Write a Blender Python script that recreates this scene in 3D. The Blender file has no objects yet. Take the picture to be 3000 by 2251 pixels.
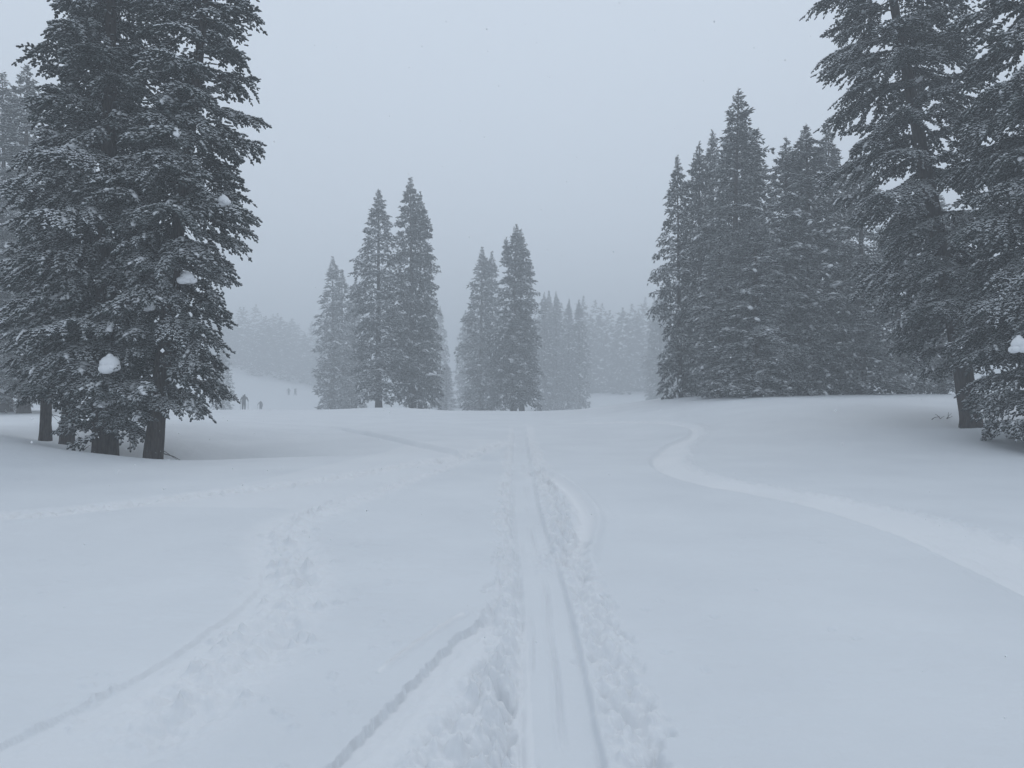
import bpy, math, random
import numpy as np
from mathutils import Matrix, Vector, Euler

# ------------------------------------------------------------------ camera, sky, sun, exposure
scene = bpy.context.scene
col = scene.collection
R = math.radians
EYE = 1.6
cam_d = bpy.data.cameras.new('camera')
cam_d.sensor_width = 36.0
cam_d.lens = 27.0                       # f = 0.75 * image width
cam_d.clip_start = 0.05
cam_d.clip_end = 4000
cam = bpy.data.objects.new('camera', cam_d)
col.objects.link(cam)
cam.location = (0, 0, EYE)
cam.rotation_euler = (R(90), 0, 0)
scene.camera = cam

SUN_EL, SUN_AZ = R(52), R(15)           # in front of the camera, a little to the right, behind the cloud
world = bpy.data.worlds.new('World')
scene.world = world
world.use_nodes = True
nt = world.node_tree
nt.nodes.clear()
w_out = nt.nodes.new('ShaderNodeOutputWorld')
w_mix = nt.nodes.new('ShaderNodeMixShader')
w_sky = nt.nodes.new('ShaderNodeTexSky')
w_sky.sky_type = 'NISHITA'
w_sky.sun_disc = False
w_sky.sun_elevation = SUN_EL
w_sky.sun_rotation = SUN_AZ
w_sky.altitude = 2800
w_sky.air_density = 1.0
w_sky.dust_density = 4.0
w_b1 = nt.nodes.new('ShaderNodeBackground')
w_b1.inputs['Strength'].default_value = 0.08
w_b2 = nt.nodes.new('ShaderNodeBackground')      # the even cloud deck
w_b2.inputs['Color'].default_value = (1.02, 1.145, 1.30, 1)
w_b2.inputs['Strength'].default_value = 1.0
w_mix.inputs[0].default_value = 0.88
nt.links.new(w_sky.outputs[0], w_b1.inputs['Color'])
nt.links.new(w_b1.outputs[0], w_mix.inputs[1])
nt.links.new(w_b2.outputs[0], w_mix.inputs[2])
nt.links.new(w_mix.outputs[0], w_out.inputs['Surface'])

sun_d = bpy.data.lights.new('sun', 'SUN')
sun_d.energy = 0.5
sun_d.angle = R(35)
sun_d.color = (1.0, 0.97, 0.93)
sun = bpy.data.objects.new('sun', sun_d)
col.objects.link(sun)
sdir = Vector((math.sin(SUN_AZ) * math.cos(SUN_EL), math.cos(SUN_AZ) * math.cos(SUN_EL), math.sin(SUN_EL)))
sun.rotation_euler = sdir.to_track_quat('Z', 'Y').to_euler()
sun.location = sdir * 300

vs = scene.view_settings
vs.view_transform = 'Standard'
vs.look = 'None'
vs.exposure = -0.37
vs.gamma = 1.0
vs.use_curve_mapping = False
scene.render.engine = 'CYCLES'
cy = scene.cycles
cy.max_bounces = 6
cy.diffuse_bounces = 3
cy.glossy_bounces = 1
cy.transmission_bounces = 0
cy.volume_bounces = 3
cy.transparent_max_bounces = 4
cy.caustics_reflective = False
cy.caustics_refractive = False
cy.use_denoising = True
cy.denoiser = 'OPENIMAGEDENOISE'

# ------------------------------------------------------------------ helpers
RNG = np.random.default_rng(7)


def tag(o, label=None, cat=None, group=None, kind=None):
    if label:
        o['label'] = label
    if cat:
        o['category'] = cat
    if group:
        o['group'] = group
    if kind:
        o['kind'] = kind
    return o


def link(o, parent=None):
    col.objects.link(o)
    if parent is not None:
        o.parent = parent
    return o


def np_mesh(name, verts, faces, mats, mi=None, smooth=True):
    """verts (n,3), faces (m,3) or (m,4) arrays"""
    me = bpy.data.meshes.new(name)
    verts = np.asarray(verts, np.float32)
    faces = np.asarray(faces, np.int32)
    k = faces.shape[1]
    me.vertices.add(len(verts))
    me.vertices.foreach_set('co', verts.ravel())
    me.loops.add(faces.size)
    me.loops.foreach_set('vertex_index', faces.ravel())
    me.polygons.add(len(faces))
    me.polygons.foreach_set('loop_start', np.arange(0, faces.size, k, dtype=np.int32))
    me.polygons.foreach_set('loop_total', np.full(len(faces), k, np.int32))
    me.polygons.foreach_set('use_smooth', np.full(len(faces), smooth, bool))
    if mi is not None:
        me.polygons.foreach_set('material_index', np.asarray(mi, np.int32))
    for m in mats:
        me.materials.append(m)
    me.update()
    me.validate()
    return me


class Geo:
    """collects triangles"""
    def __init__(self):
        self.v, self.f, self.m, self.n = [], [], [], 0

    def add(self, v, f, m=0):
        v = np.asarray(v, float)
        f = np.asarray(f, int)
        self.v.append(v)
        self.f.append(f + self.n)
        self.m.append(np.full(len(f), m, int))
        self.n += len(v)

    def get(self):
        return np.concatenate(self.v), np.concatenate(self.f), np.concatenate(self.m)

    def mesh(self, name, mats):
        v, f, m = self.get()
        return np_mesh(name, v, f, mats, m)


def norm(a):
    return a / (np.linalg.norm(a, axis=-1, keepdims=True) + 1e-9)


def fingers(P, D, L, Rr, sides=5, rings=2):
    """many spindle-shaped twig tips at once: base P, direction D, length L, radius Rr"""
    P = np.asarray(P, float)
    D = norm(np.asarray(D, float))
    n = len(P)
    L = np.broadcast_to(L, (n,))
    Rr = np.broadcast_to(Rr, (n,))
    up = np.tile([0.0, 0.0, 1.0], (n, 1))
    up[np.abs(D[:, 2]) > 0.9] = [1, 0, 0]
    A = norm(np.cross(D, up))
    B = np.cross(D, A)
    ang = np.arange(sides) * 2 * math.pi / sides
    ts = [0.5] if rings == 1 else [0.2, 0.80]
    rs = [1.0] if rings == 1 else [0.85, 1.0]
    rows = [P[:, None, :]]
    for t, r in zip(ts, rs):
        c = P + D * (L * t)[:, None]
        ring = c[:, None, :] + (Rr * r)[:, None, None] * (np.cos(ang)[None, :, None] * A[:, None, :] + np.sin(ang)[None, :, None] * B[:, None, :])
        rows.append(ring)
    rows.append((P + D * L[:, None])[:, None, :])
    V = np.concatenate(rows, 1)
    nv = V.shape[1]
    f = []
    for k in range(sides):
        k2 = (k + 1) % sides
        f.append((0, 1 + k2, 1 + k))
        for r in range(rings - 1):
            a, b = 1 + r * sides, 1 + (r + 1) * sides
            f.append((a + k, a + k2, b + k2))
            f.append((a + k, b + k2, b + k))
        a = 1 + (rings - 1) * sides
        f.append((a + k, a + k2, nv - 1))
    f = np.array(f)
    F = (f[None] + (np.arange(n) * nv)[:, None, None]).reshape(-1, 3)
    return V.reshape(-1, 3), F


def tube(pts, rad, sides=5):
    pts = np.asarray(pts, float)
    rad = np.broadcast_to(rad, (len(pts),))
    T = norm(np.gradient(pts, axis=0))
    ref = np.array([0.0, 0.0, 1.0]) if abs(T[0, 2]) < 0.8 else np.array([1.0, 0.0, 0.0])
    A = norm(np.cross(T, ref))
    B = np.cross(T, A)
    ang = np.arange(sides) * 2 * math.pi / sides
    V = pts[:, None, :] + rad[:, None, None] * (np.cos(ang)[None, :, None] * A[:, None, :] + np.sin(ang)[None, :, None] * B[:, None, :])
    f = []
    for i in range(len(pts) - 1):
        for k in range(sides):
            k2 = (k + 1) % sides
            a, b = i * sides, (i + 1) * sides
            f += [(a + k, b + k, b + k2), (a + k, b + k2, a + k2)]
    e = (len(pts) - 1) * sides
    for k in range(1, sides - 1):
        f.append((e, e + k + 1, e + k))
        f.append((0, k, k + 1))
    return V.reshape(-1, 3), np.array(f)


def blob(c, r, rng, nu=8, nv=5, rough=0.15, flat=0.0):
    """lumpy ellipsoid; c centre, r (rx,ry,rz)"""
    v = [(0, 0, 1)]
    for i in range(1, nv):
        th = math.pi * i / nv
        for k in range(nu):
            ph = 2 * math.pi * (k + 0.5 * (i % 2)) / nu
            v.append((math.sin(th) * math.cos(ph), math.sin(th) * math.sin(ph), math.cos(th)))
    v.append((0, 0, -1))
    v = np.array(v)
    v = v * (1 + rng.uniform(-rough, rough, (len(v), 1)))
    lo = v[:, 2] < 0
    v[lo, 2] *= (1 - flat)
    v = v * np.asarray(r) + np.asarray(c)
    f = []
    for k in range(nu):
        f.append((0, 1 + k, 1 + (k + 1) % nu))
    for i in range(nv - 2):
        a, b = 1 + i * nu, 1 + (i + 1) * nu
        for k in range(nu):
            k2 = (k + 1) % nu
            if i % 2 == 0:
                f += [(a + k, b + k, a + k2), (a + k2, b + k, b + k2)]
            else:
                f += [(a + k, b + k, b + k2), (a + k, b + k2, a + k2)]
    a = 1 + (nv - 2) * nu
    e = len(v) - 1
    for k in range(nu):
        f.append((a + k, e, a + (k + 1) % nu))
    return v, np.array(f)


def S(x, a, b):
    t = np.clip((x - a) / (b - a), 0, 1)
    return t * t * (3 - 2 * t)


_perm = np.random.default_rng(3).permutation(512)
_perm = np.concatenate([_perm, _perm])
_grad = np.random.default_rng(4).uniform(0, 2 * math.pi, 512)
_gx, _gy = np.cos(_grad), np.sin(_grad)


def perlin(x, y):
    x = np.asarray(x, float)
    y = np.asarray(y, float)
    xi = np.floor(x).astype(int)
    yi = np.floor(y).astype(int)
    xf, yf = x - xi, y - yi
    u = xf * xf * xf * (xf * (xf * 6 - 15) + 10)
    v = yf * yf * yf * (yf * (yf * 6 - 15) + 10)

    def g(ix, iy, fx, fy):
        h = _perm[(_perm[ix & 511] + iy) & 511]
        return _gx[h] * fx + _gy[h] * fy
    a = g(xi, yi, xf, yf)
    b = g(xi + 1, yi, xf - 1, yf)
    c = g(xi, yi + 1, xf, yf - 1)
    d = g(xi + 1, yi + 1, xf - 1, yf - 1)
    return (a + u * (b - a)) * (1 - v) + (c + u * (d - c)) * v


def cells(x, y):
    """distance to the nearest of jittered points (worley), about 0..1"""
    xi = np.floor(x).astype(int)
    yi = np.floor(y).astype(int)
    best = np.full(x.shape, 9.0)
    for dx in (-1, 0, 1):
        for dy in (-1, 0, 1):
            h = _perm[(_perm[(xi + dx) & 511] + yi + dy) & 511]
            px = xi + dx + 0.5 + 0.45 * _gx[h]
            py = yi + dy + 0.5 + 0.45 * _gy[h]
            best = np.minimum(best, (px - x) ** 2 + (py - y) ** 2)
    return np.sqrt(best)


# ------------------------------------------------------------------ materials
def new_mat(name):
    m = bpy.data.materials.new(name)
    m.use_nodes = True
    n = m.node_tree
    b = n.nodes['Principled BSDF']
    b.inputs['Specular IOR Level'].default_value = 0.15
    b.inputs['Roughness'].default_value = 0.9
    return m, n, b


def node(n, t, **kw):
    x = n.nodes.new(t)
    for k, v in kw.items():
        setattr(x, k, v)
    return x


def ramp(n, src, p0, p1, c0=(0, 0, 0, 1), c1=(1, 1, 1, 1)):
    r = node(n, 'ShaderNodeValToRGB')
    r.color_ramp.elements[0].position = p0
    r.color_ramp.elements[1].position = p1
    r.color_ramp.elements[0].color = c0
    r.color_ramp.elements[1].color = c1
    n.links.new(src, r.inputs[0])
    return r


def math_node(n, op, a, b):
    x = node(n, 'ShaderNodeMath', operation=op)
    for i, s in enumerate((a, b)):
        if isinstance(s, (int, float)):
            x.inputs[i].default_value = s
        else:
            n.links.new(s, x.inputs[i])
    return x.outputs[0]


def mix_rgb(n, fac, a, b):
    x = node(n, 'ShaderNodeMix', data_type='RGBA')
    for i, s in ((0, fac), (6, a), (7, b)):
        if isinstance(s, (int, float)):
            x.inputs[i].default_value = s
        elif isinstance(s, tuple):
            x.inputs[i].default_value = s
        else:
            n.links.new(s, x.inputs[i])
    return x.outputs[2]


def make_snow():
    m, n, b = new_mat('fresh_snow')
    tc = node(n, 'ShaderNodeTexCoord')
    n1 = node(n, 'ShaderNodeTexNoise')
    n1.inputs['Scale'].default_value = 0.6
    n1.inputs['Detail'].default_value = 4
    n.links.new(tc.outputs['Object'], n1.inputs['Vector'])
    c = ramp(n, n1.outputs[0], 0.3, 0.7, (0.685, 0.708, 0.735, 1), (0.735, 0.758, 0.782, 1))
    at_ = node(n, 'ShaderNodeAttribute', attribute_name='packed')       # skied-over snow is whiter than the rimed surface
    n.links.new(mix_rgb(n, at_.outputs['Fac'], c.outputs[0], (0.80, 0.81, 0.825, 1)), b.inputs['Base Color'])
    n2 = node(n, 'ShaderNodeTexNoise')
    n2.inputs['Scale'].default_value = 90
    n2.inputs['Detail'].default_value = 3
    n3 = node(n, 'ShaderNodeTexNoise')
    n3.inputs['Scale'].default_value = 9
    n3.inputs['Detail'].default_value = 4
    for q in (n2, n3):
        n.links.new(tc.outputs['Object'], q.inputs['Vector'])
    h = math_node(n, 'ADD', math_node(n, 'MULTIPLY', n2.outputs[0], 0.25), n3.outputs[0])
    bp = node(n, 'ShaderNodeBump')
    bp.inputs['Strength'].default_value = 0.5
    bp.inputs['Distance'].default_value = 0.012
    n.links.new(h, bp.inputs['Height'])
    n.links.new(bp.outputs[0], b.inputs['Normal'])
    return m


def make_clump_snow():
    m, n, b = new_mat('settled_snow')
    b.inputs['Base Color'].default_value = (0.84, 0.85, 0.87, 1)
    tc = node(n, 'ShaderNodeTexCoord')
    n2 = node(n, 'ShaderNodeTexNoise')
    n2.inputs['Scale'].default_value = 18
    n.links.new(tc.outputs['Object'], n2.inputs['Vector'])
    bp = node(n, 'ShaderNodeBump')
    bp.inputs['Strength'].default_value = 0.4
    bp.inputs['Distance'].default_value = 0.03
    n.links.new(n2.outputs[0], bp.inputs['Height'])
    n.links.new(bp.outputs[0], b.inputs['Normal'])
    return m


def make_needles(name, dark, light, lo, hi, amount):
    """spruce needles; snow and rime lie on what faces up, in patches"""
    m, n, b = new_mat(name)
    geo = node(n, 'ShaderNodeNewGeometry')
    n1 = node(n, 'ShaderNodeTexNoise')
    n1.inputs['Scale'].default_value = 2.2
    n1.inputs['Detail'].default_value = 3
    n.links.new(geo.outputs['Position'], n1.inputs['Vector'])
    base = ramp(n, n1.outputs[0], 0.35, 0.68, dark, light)
    sep = node(n, 'ShaderNodeSeparateXYZ')
    n.links.new(geo.outputs['Normal'], sep.inputs[0])
    n2 = node(n, 'ShaderNodeTexNoise')
    n2.inputs['Scale'].default_value = 7.0
    n2.inputs['Detail'].default_value = 4
    n2.inputs['Roughness'].default_value = 0.65
    n.links.new(geo.outputs['Position'], n2.inputs['Vector'])
    up = ramp(n, math_node(n, 'ADD', sep.outputs[2], math_node(n, 'MULTIPLY', math_node(n, 'SUBTRACT', n2.outputs[0], 0.5), 1.6)), lo, hi)
    n3 = node(n, 'ShaderNodeTexNoise')
    n3.inputs['Scale'].default_value = 0.75
    n3.inputs['Detail'].default_value = 2
    n.links.new(geo.outputs['Position'], n3.inputs['Vector'])
    patch = ramp(n, n3.outputs[0], 0.34, 0.66, (0.40, 0.40, 0.40, 1), (1, 1, 1, 1))
    oi = node(n, 'ShaderNodeObjectInfo')
    var = math_node(n, 'ADD', math_node(n, 'MULTIPLY', oi.outputs['Random'], 0.8), 0.6)
    fac = math_node(n, 'MULTIPLY', math_node(n, 'MULTIPLY', up.outputs[0], patch.outputs[0]), math_node(n, 'MULTIPLY', var, amount))
    c = mix_rgb(n, fac, base.outputs[0], (0.80, 0.82, 0.85, 1))
    n.links.new(c, b.inputs['Base Color'])
    return m


def make_bark():
    m, n, b = new_mat('spruce_bark')
    tc = node(n, 'ShaderNodeTexCoord')
    mp = node(n, 'ShaderNodeMapping')
    mp.inputs['Scale'].default_value = (9, 9, 2.2)
    n.links.new(tc.outputs['Object'], mp.inputs[0])
    v = node(n, 'ShaderNodeTexVoronoi')
    v.inputs['Scale'].default_value = 2.0
    n.links.new(mp.outputs[0], v.inputs['Vector'])
    nz = node(n, 'ShaderNodeTexNoise')
    nz.inputs['Scale'].default_value = 3
    nz.inputs['Detail'].default_value = 6
    n.links.new(mp.outputs[0], nz.inputs['Vector'])
    c = ramp(n, nz.outputs[0], 0.3, 0.75, (0.020, 0.016, 0.014, 1), (0.080, 0.064, 0.054, 1))
    n.links.new(c.outputs[0], b.inputs['Base Color'])
    bp = node(n, 'ShaderNodeBump')
    bp.inputs['Strength'].default_value = 0.9
    bp.inputs['Distance'].default_value = 0.03
    n.links.new(v.outputs[0], bp.inputs['Height'])
    n.links.new(bp.outputs[0], b.inputs['Normal'])
    return m


def make_cloth(name, c):
    m, n, b = new_mat(name)
    tc = node(n, 'ShaderNodeTexCoord')
    nz = node(n, 'ShaderNodeTexNoise')
    nz.inputs['Scale'].default_value = 14
    n.links.new(tc.outputs['Object'], nz.inputs['Vector'])
    r = ramp(n, nz.outputs[0], 0.3, 0.7, tuple(0.8 * k for k in c) + (1,), tuple(c) + (1,))
    n.links.new(r.outputs[0], b.inputs['Base Color'])
    return m


M_SNOW = make_snow()
M_CLUMP = make_clump_snow()
M_NEEDLE = make_needles('frosted_needles', (0.015, 0.023, 0.022, 1), (0.044, 0.060, 0.056, 1), -0.62, 0.80, 1.15)
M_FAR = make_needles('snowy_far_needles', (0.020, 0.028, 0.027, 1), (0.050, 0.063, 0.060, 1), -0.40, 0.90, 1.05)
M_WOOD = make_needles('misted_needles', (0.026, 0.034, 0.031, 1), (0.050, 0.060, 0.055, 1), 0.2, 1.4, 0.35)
M_BARK = make_bark()

# ------------------------------------------------------------------ terrain
_ys = np.linspace(-100, 700, 3201)
_zs = np.interp(_ys, [-100, 0, 20, 42, 60, 90, 120, 148, 185, 235, 420, 700],
                [0, 0, 0.0, 0.10, -0.55, -1.55, -2.9, -3.2, -0.6, 0.1, 7, 12])
_k = np.exp(-0.5 * (np.arange(-40, 41) / 16.0) ** 2)
_k /= _k.sum()
_zs = np.convolve(np.pad(_zs, 40, mode='edge'), _k, mode='valid')
_zs -= np.interp(0.0, _ys, _zs)

WELLS = []      # (x, y, rx, ry, depth)


def terrain(x, y):
    x = np.asarray(x, float)
    y = np.asarray(y, float)
    z = np.interp(y, _ys, _zs)
    z = z + 1.0 * S(x, 2.0, 11.5) * S(y, 12, 29) * (1 - 0.9 * S(y, 44, 75))
    z = z + 0.42 * S(-x, 6.0, 11.5) * S(y, 9, 15.2) * (1 - 0.75 * S(y, 21, 34))
    z = z + 7.2 * S(-x, 52, 84) * S(y, 165, 240)
    z = z + 0.10 * perlin(x * 0.11 + 3, y * 0.09 + 8) * S(np.hypot(x, y), 6, 18)
    z = z + 0.5 * perlin(x * 0.03 + 1, y * 0.03 + 2) * S(y, 50, 110)
    for wx, wy, rx, ry, d in WELLS:
        z = z - d * np.exp(-((x - wx) / rx) ** 2 - ((y - wy) / ry) ** 2)
    return z


def at(px, d):
    return (px - 1500.0) / 2250.0 * d


def unproject(px, py):
    """pixel of the 2212 px wide view -> point on the bare terrain"""
    d = np.geomspace(1.5, 70, 1500)
    x = (px - 1106.0) / 1659.0 * d
    z = EYE - (py - 830.0) / 1659.0 * d
    below = np.nonzero(z < terrain(x, d))[0]
    i = below[0] if len(below) else len(d) - 1
    return x[i], d[i]


WELLS += [(-12.3, 20.4, 1.1, 0.9, 0.30), (-11.1, 19.2, 1.2, 0.9, 0.36), (-9.3, 17.7, 1.4, 0.9, 0.40), (-8.0, 17.3, 1.3, 0.8, 0.40),
          (-6.2, 18.2, 1.9, 0.85, 0.46),
          (13.0, 22.0, 1.3, 0.9, 0.30), (11.6, 21.2, 1.6, 0.7, 0.22), (13.3, 17.0, 2.4, 1.6, 0.28), (-7.4, 49.0, 3.2, 4.0, -0.22), (-2.2, 50.0, 5.0, 4.0, 0.08)]


def path(pix, n=60):
    pts = np.array([unproject(a, b) for a, b in pix])
    s = np.r_[0, np.cumsum(np.hypot(*np.diff(pts, axis=0).T))]
    t = np.linspace(0, s[-1], n)
    # smooth resample
    x, y = np.interp(t, s, pts[:, 0]), np.interp(t, s, pts[:, 1])
    k = np.array([1, 2, 3, 2, 1.0])
    k /= k.sum()
    for _ in range(3):
        x[2:-2] = np.convolve(x, k, 'valid')
        y[2:-2] = np.convolve(y, k, 'valid')
    return np.c_[x, y]


def side_dist(P, x, y, maxd=2.5):
    """signed distance (+ = right of travel) and 0..1 position along the path; far points get 99"""
    sd = np.full(x.shape, 99.0)
    tt = np.zeros(x.shape)
    m = (x > P[:, 0].min() - maxd) & (x < P[:, 0].max() + maxd) & (y > P[:, 1].min() - maxd) & (y < P[:, 1].max() + maxd)
    xs, ys = x[m], y[m]
    best = np.full(xs.shape, 1e9)
    bs = np.full(xs.shape, 99.0)
    bt = np.zeros(xs.shape)
    n = len(P) - 1
    for i in range(n):
        ax, ay = P[i]
        bx, by = P[i + 1]
        dx, dy = bx - ax, by - ay
        L2 = dx * dx + dy * dy + 1e-12
        u = np.clip(((xs - ax) * dx + (ys - ay) * dy) / L2, 0, 1)
        ex, ey = xs - ax - u * dx, ys - ay - u * dy
        d2 = ex * ex + ey * ey
        k = d2 < best
        best[k] = d2[k]
        bs[k] = (np.sqrt(d2) * np.sign(dy * ex - dx * ey))[k]
        bt[k] = (i + u[k]) / n
    sd[m] = bs
    tt[m] = bt
    return sd, tt


PATHS = {
    'main': path([(1216, 1760), (1215, 1660), (1200, 1500), (1186, 1350), (1170, 1250), (1152, 1180), (1135, 1100), (1127, 1000), (1123, 940), (1122, 915)]),
    'arc': path([(1150, 1010), (1190, 1030), (1235, 1065), (1262, 1110), (1258, 1150), (1235, 1190), (1228, 1240)]),
    'trench': path([(600, 1750), (690, 1660), (800, 1560), (900, 1460), (1030, 1340), (1075, 1290)]),
    'thin': path([(820, 1450), (900, 1390), (1000, 1325)]),
    'leftcut': path([(-100, 1660), (0, 1612), (200, 1520), (360, 1425), (510, 1318), (560, 1270), (575, 1190)]),
    'leftlump': path([(150, 1720), (300, 1620), (460, 1500), (570, 1400), (655, 1310), (660, 1240), (640, 1190), (600, 1150), (660, 1115), (770, 1082), (900, 1035), (1000, 1000), (1080, 965)]),
    'steps': path([(-80, 1118), (130, 1108), (400, 1072), (600, 1050), (750, 1028), (900, 1000), (1000, 985), (1090, 955)]),
    'cross': path([(720, 925), (840, 948), (935, 970), (1020, 985), (1095, 1002)]),
    'band_lo': path([(1180, 915), (1330, 914), (1440, 916), (1496, 926), (1490, 942), (1440, 962), (1405, 990), (1412, 1012), (1470, 1040), (1600, 1064), (1720, 1086), (1860, 1125), (2000, 1178), (2120, 1240), (2212, 1285), (2320, 1345)], 110),
}


def tracks(x, y):
    z = np.zeros(x.shape)
    pk = np.zeros(x.shape)
    blk = cells(x * 8.0, y * 5.5)
    blk2 = cells(x * 17 + 5, y * 13)
    lump = 0.60 - blk + 0.40 * (0.5 - blk2) + 0.16 * (0.5 - cells(x * 37, y * 29 + 3)) + 0.30 * np.clip(perlin(x * 5 + 9, y * 4), -0.3, 0.1)     # broken snow blocks
    rag = perlin(x * 7 + 2, y * 4 + 5) + 0.6 * perlin(x * 17, y * 13)
    # straight track with a centre ridge and pushed-up lumps on both sides
    s, t = side_dist(PATHS['main'], x, y)
    a = np.abs(s)
    fade = 1 - S(t, 0.86, 1.0)
    floor = 1 - S(a + 0.008 * rag, 0.165, 0.195)
    z -= 0.055 * floor * fade
    pk = np.maximum(pk, 0.12 * floor * fade)
    wob = 0.03 * perlin(y * 0.9, y * 0 + 3)
    z += (0.010 * np.exp(-((s + wob) / 0.012) ** 2) - 0.022 * np.exp(-((s - 0.03 + wob) / 0.013) ** 2)) * S(perlin(y * 0.8, y * 0), -0.25, 0.15) * floor
    z += -0.012 * np.exp(-((s + 0.11 - wob) / 0.009) ** 2) * S(perlin(y * 0.7 + 9, y * 0), 0.0, 0.2)
    gr = S(perlin(y * 0.9 + 40, y * 0 + 5), -0.35, 0.25)
    z -= 0.022 * np.exp(-((s - 0.178) / 0.016) ** 2) * fade * gr + 0.055 * np.exp(-((s + 0.195 + 0.01 * rag) / 0.028) ** 2) * fade
    wl = 0.37 + 0.13 * perlin(y * 1.3, y * 0 + 1.7) + 0.12 * rag
    wr = 0.49 + 0.13 * perlin(y * 1.1, y * 0 + 7.7) + 0.12 * rag
    band_l = S(-s, 0.17, 0.24) * (1 - S(-s, wl - 0.05, wl + 0.05))
    band_r = S(s, 0.18, 0.27) * (1 - S(s, wr - 0.06, wr + 0.05))
    z += (band_l + band_r) * (0.125 * lump - 0.04) * fade * (1 - 0.4 * S(t, 0.3, 0.9))
    pk = np.maximum(pk, (band_l + band_r) * fade * 0.6)
    # ski arc leaving and rejoining it
    s, t = side_dist(PATHS['arc'], x, y)
    e = S(t, 0, 0.06) * (1 - S(t, 0.93, 1.0))
    z += e * (-0.07 * np.exp(-(s / 0.10) ** 2) + 0.05 * np.exp(-((s + 0.18) / 0.06) ** 2) + 0.10 * lump * np.exp(-((s - 0.2) / 0.14) ** 2))
    pk = np.maximum(pk, e * (0.9 * np.exp(-((s + 0.02) / 0.14) ** 4) + 0.35 * np.exp(-((s - 0.25) / 0.18) ** 4)))
    # deep cut running to the lower left, broken snow on its right
    s, t = side_dist(PATHS['trench'], x, y)
    e = S(t, 0.0, 0.03) * (1 - S(t, 0.80, 0.98))
    s2 = s + 0.05 * perlin(x * 2.3, y * 2.3) + 0.02 * perlin(x * 7, y * 7) + 0.03 * (blk2 - 0.4)
    z += e * (-0.044 * S(s2, -0.003, 0.008) * (1 - S(s2, 0.02, 0.20)))
    inner = S(s, 0.16, 0.36) * (1 - S(s, 0.9, 1.2)) * (1 - S(x, -0.06, 0.02)) * (1 - S(y, 4.2, 5.1)) * (s < 5)
    z += inner * (0.10 * lump + 0.03 * rag - 0.03)
    pk = np.maximum(pk, e * S(s2, 0.0, 0.03) * (1 - S(s, 0.9, 1.2)) * (s < 5) * (x < 0.1) * 0.6)
    s, t = side_dist(PATHS['thin'], x, y)
    z += 0.018 * np.exp(-(s / 0.010) ** 2) * S(t, 0, .1) * (1 - S(t, .9, 1)) - 0.012 * np.exp(-((s - 0.03) / 0.016) ** 2)
    pk = np.maximum(pk, np.exp(-(s / 0.015) ** 2))
    # wide left turn: crisp cut on its left, rubble on its right
    s, t = side_dist(PATHS['leftcut'], x, y)
    e = 1 - S(t, 0.72, 1.0)
    s2 = s + 0.03 * perlin(x * 3, y * 3) + 0.014 * rag
    z += e * (-0.024 * S(s2, -0.004, 0.008) * (1 - S(s2, 0.02, 0.30)))
    sw = e * S(s2, 0.0, 0.06)
    s, t = side_dist(PATHS['leftlump'], x, y)
    e = S(t, 0.0, 0.05) * (1 - S(t, 0.93, 1.0))
    pk = np.maximum(pk, 0.35 * sw * (s < 0.1) * (s > -2.4))
    w = 0.24 * (1 - 0.45 * S(t, 0.4, 0.7))
    z += e * np.exp(-((s + 0.05) / w) ** 2) * (0.085 * lump + 0.005)
    pk = np.maximum(pk, e * np.exp(-((s + 0.1 + 0.06 * rag) / (w * 1.5)) ** 4) * 0.65)
    z += e * -0.08 * np.exp(-((s - 0.06) / 0.12) ** 2) * S(perlin(x * 1.3, y * 1.3 + 4), -0.1, 0.25) * (1 - S(t, 0.25, 0.45))
    z += e * np.exp(-(s / 0.7) ** 2) * 0.03 * np.clip(lump - 0.28, 0, 1) * 4 * S(perlin(x * 3, y * 3), 0.05, 0.3)
    z += -0.05 * np.exp(-((s + 0.32) / 0.26) ** 2) * S(t, 0.05, 0.3) * (1 - S(t, 0.8, 1))
    # old footsteps crossing to the left trees
    s, t = side_dist(PATHS['steps'], x, y)
    hol = cells(x * 2.6, y * 2.2)
    z += np.exp(-(s / 0.26) ** 2) * (0.10 * lump - 0.04 - 0.10 * (1 - S(hol, 0.12, 0.32)))
    pk = np.maximum(pk, 0.8 * np.exp(-((s + 0.06 * rag) / 0.34) ** 4))
    s, t = side_dist(PATHS['cross'], x, y)
    z += -0.09 * np.exp(-(s / 0.12) ** 2) * S(t, 0, .1) * (1 - S(t, .85, 1)) + 0.04 * np.exp(-((s + 0.3) / 0.15) ** 2)
    # the banked S-turn on the right
    s, t = side_dist(PATHS['band_lo'], x, y, 4.0)
    e = S(t, 0.0, 0.06)
    wd = 0.28 + 0.42 * S(t, 0.30, 0.55) + 0.30 * S(t, 0.7, 1.0)
    ss = -s + 0.03 * rag
    g = np.exp(-(ss / 0.028) ** 2) * S(perlin(x * 0.8, y * 0.8 + 20), -0.35, 0.1)
    z += e * (-0.05 * S(ss, -0.01, 0.05) * (1 - S(ss, 0.15, wd)) - 0.035 * g + 0.035 * np.exp(-((ss - wd - 0.05) / 0.16) ** 2) * (0.6 + 2.2 * lump) + 0.012 * np.exp(-((ss + 0.10) / 0.05) ** 2))
    z -= e * 0.016 * (np.exp(-((ss - 0.22 * wd) / 0.02) ** 2) + 0.8 * np.exp(-((ss - 0.5 * wd) / 0.025) ** 2)) * S(perlin(x * 0.6 + 3, y * 0.6), -0.2, 0.2)
    pk = np.maximum(pk, 0.98 * (0.8 + 0.4 * perlin(x * 1.1, y * 1.1)) * e * S(ss, 0.0, 0.06) * (1 - S(ss + 0.12 * rag + 0.1 * lump, wd - 0.15, wd + 0.25)))
    # small pits and crumbs scattered over the old surface
    c = cells(x * 1.9 + 30, y * 1.5 + 11)
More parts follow.
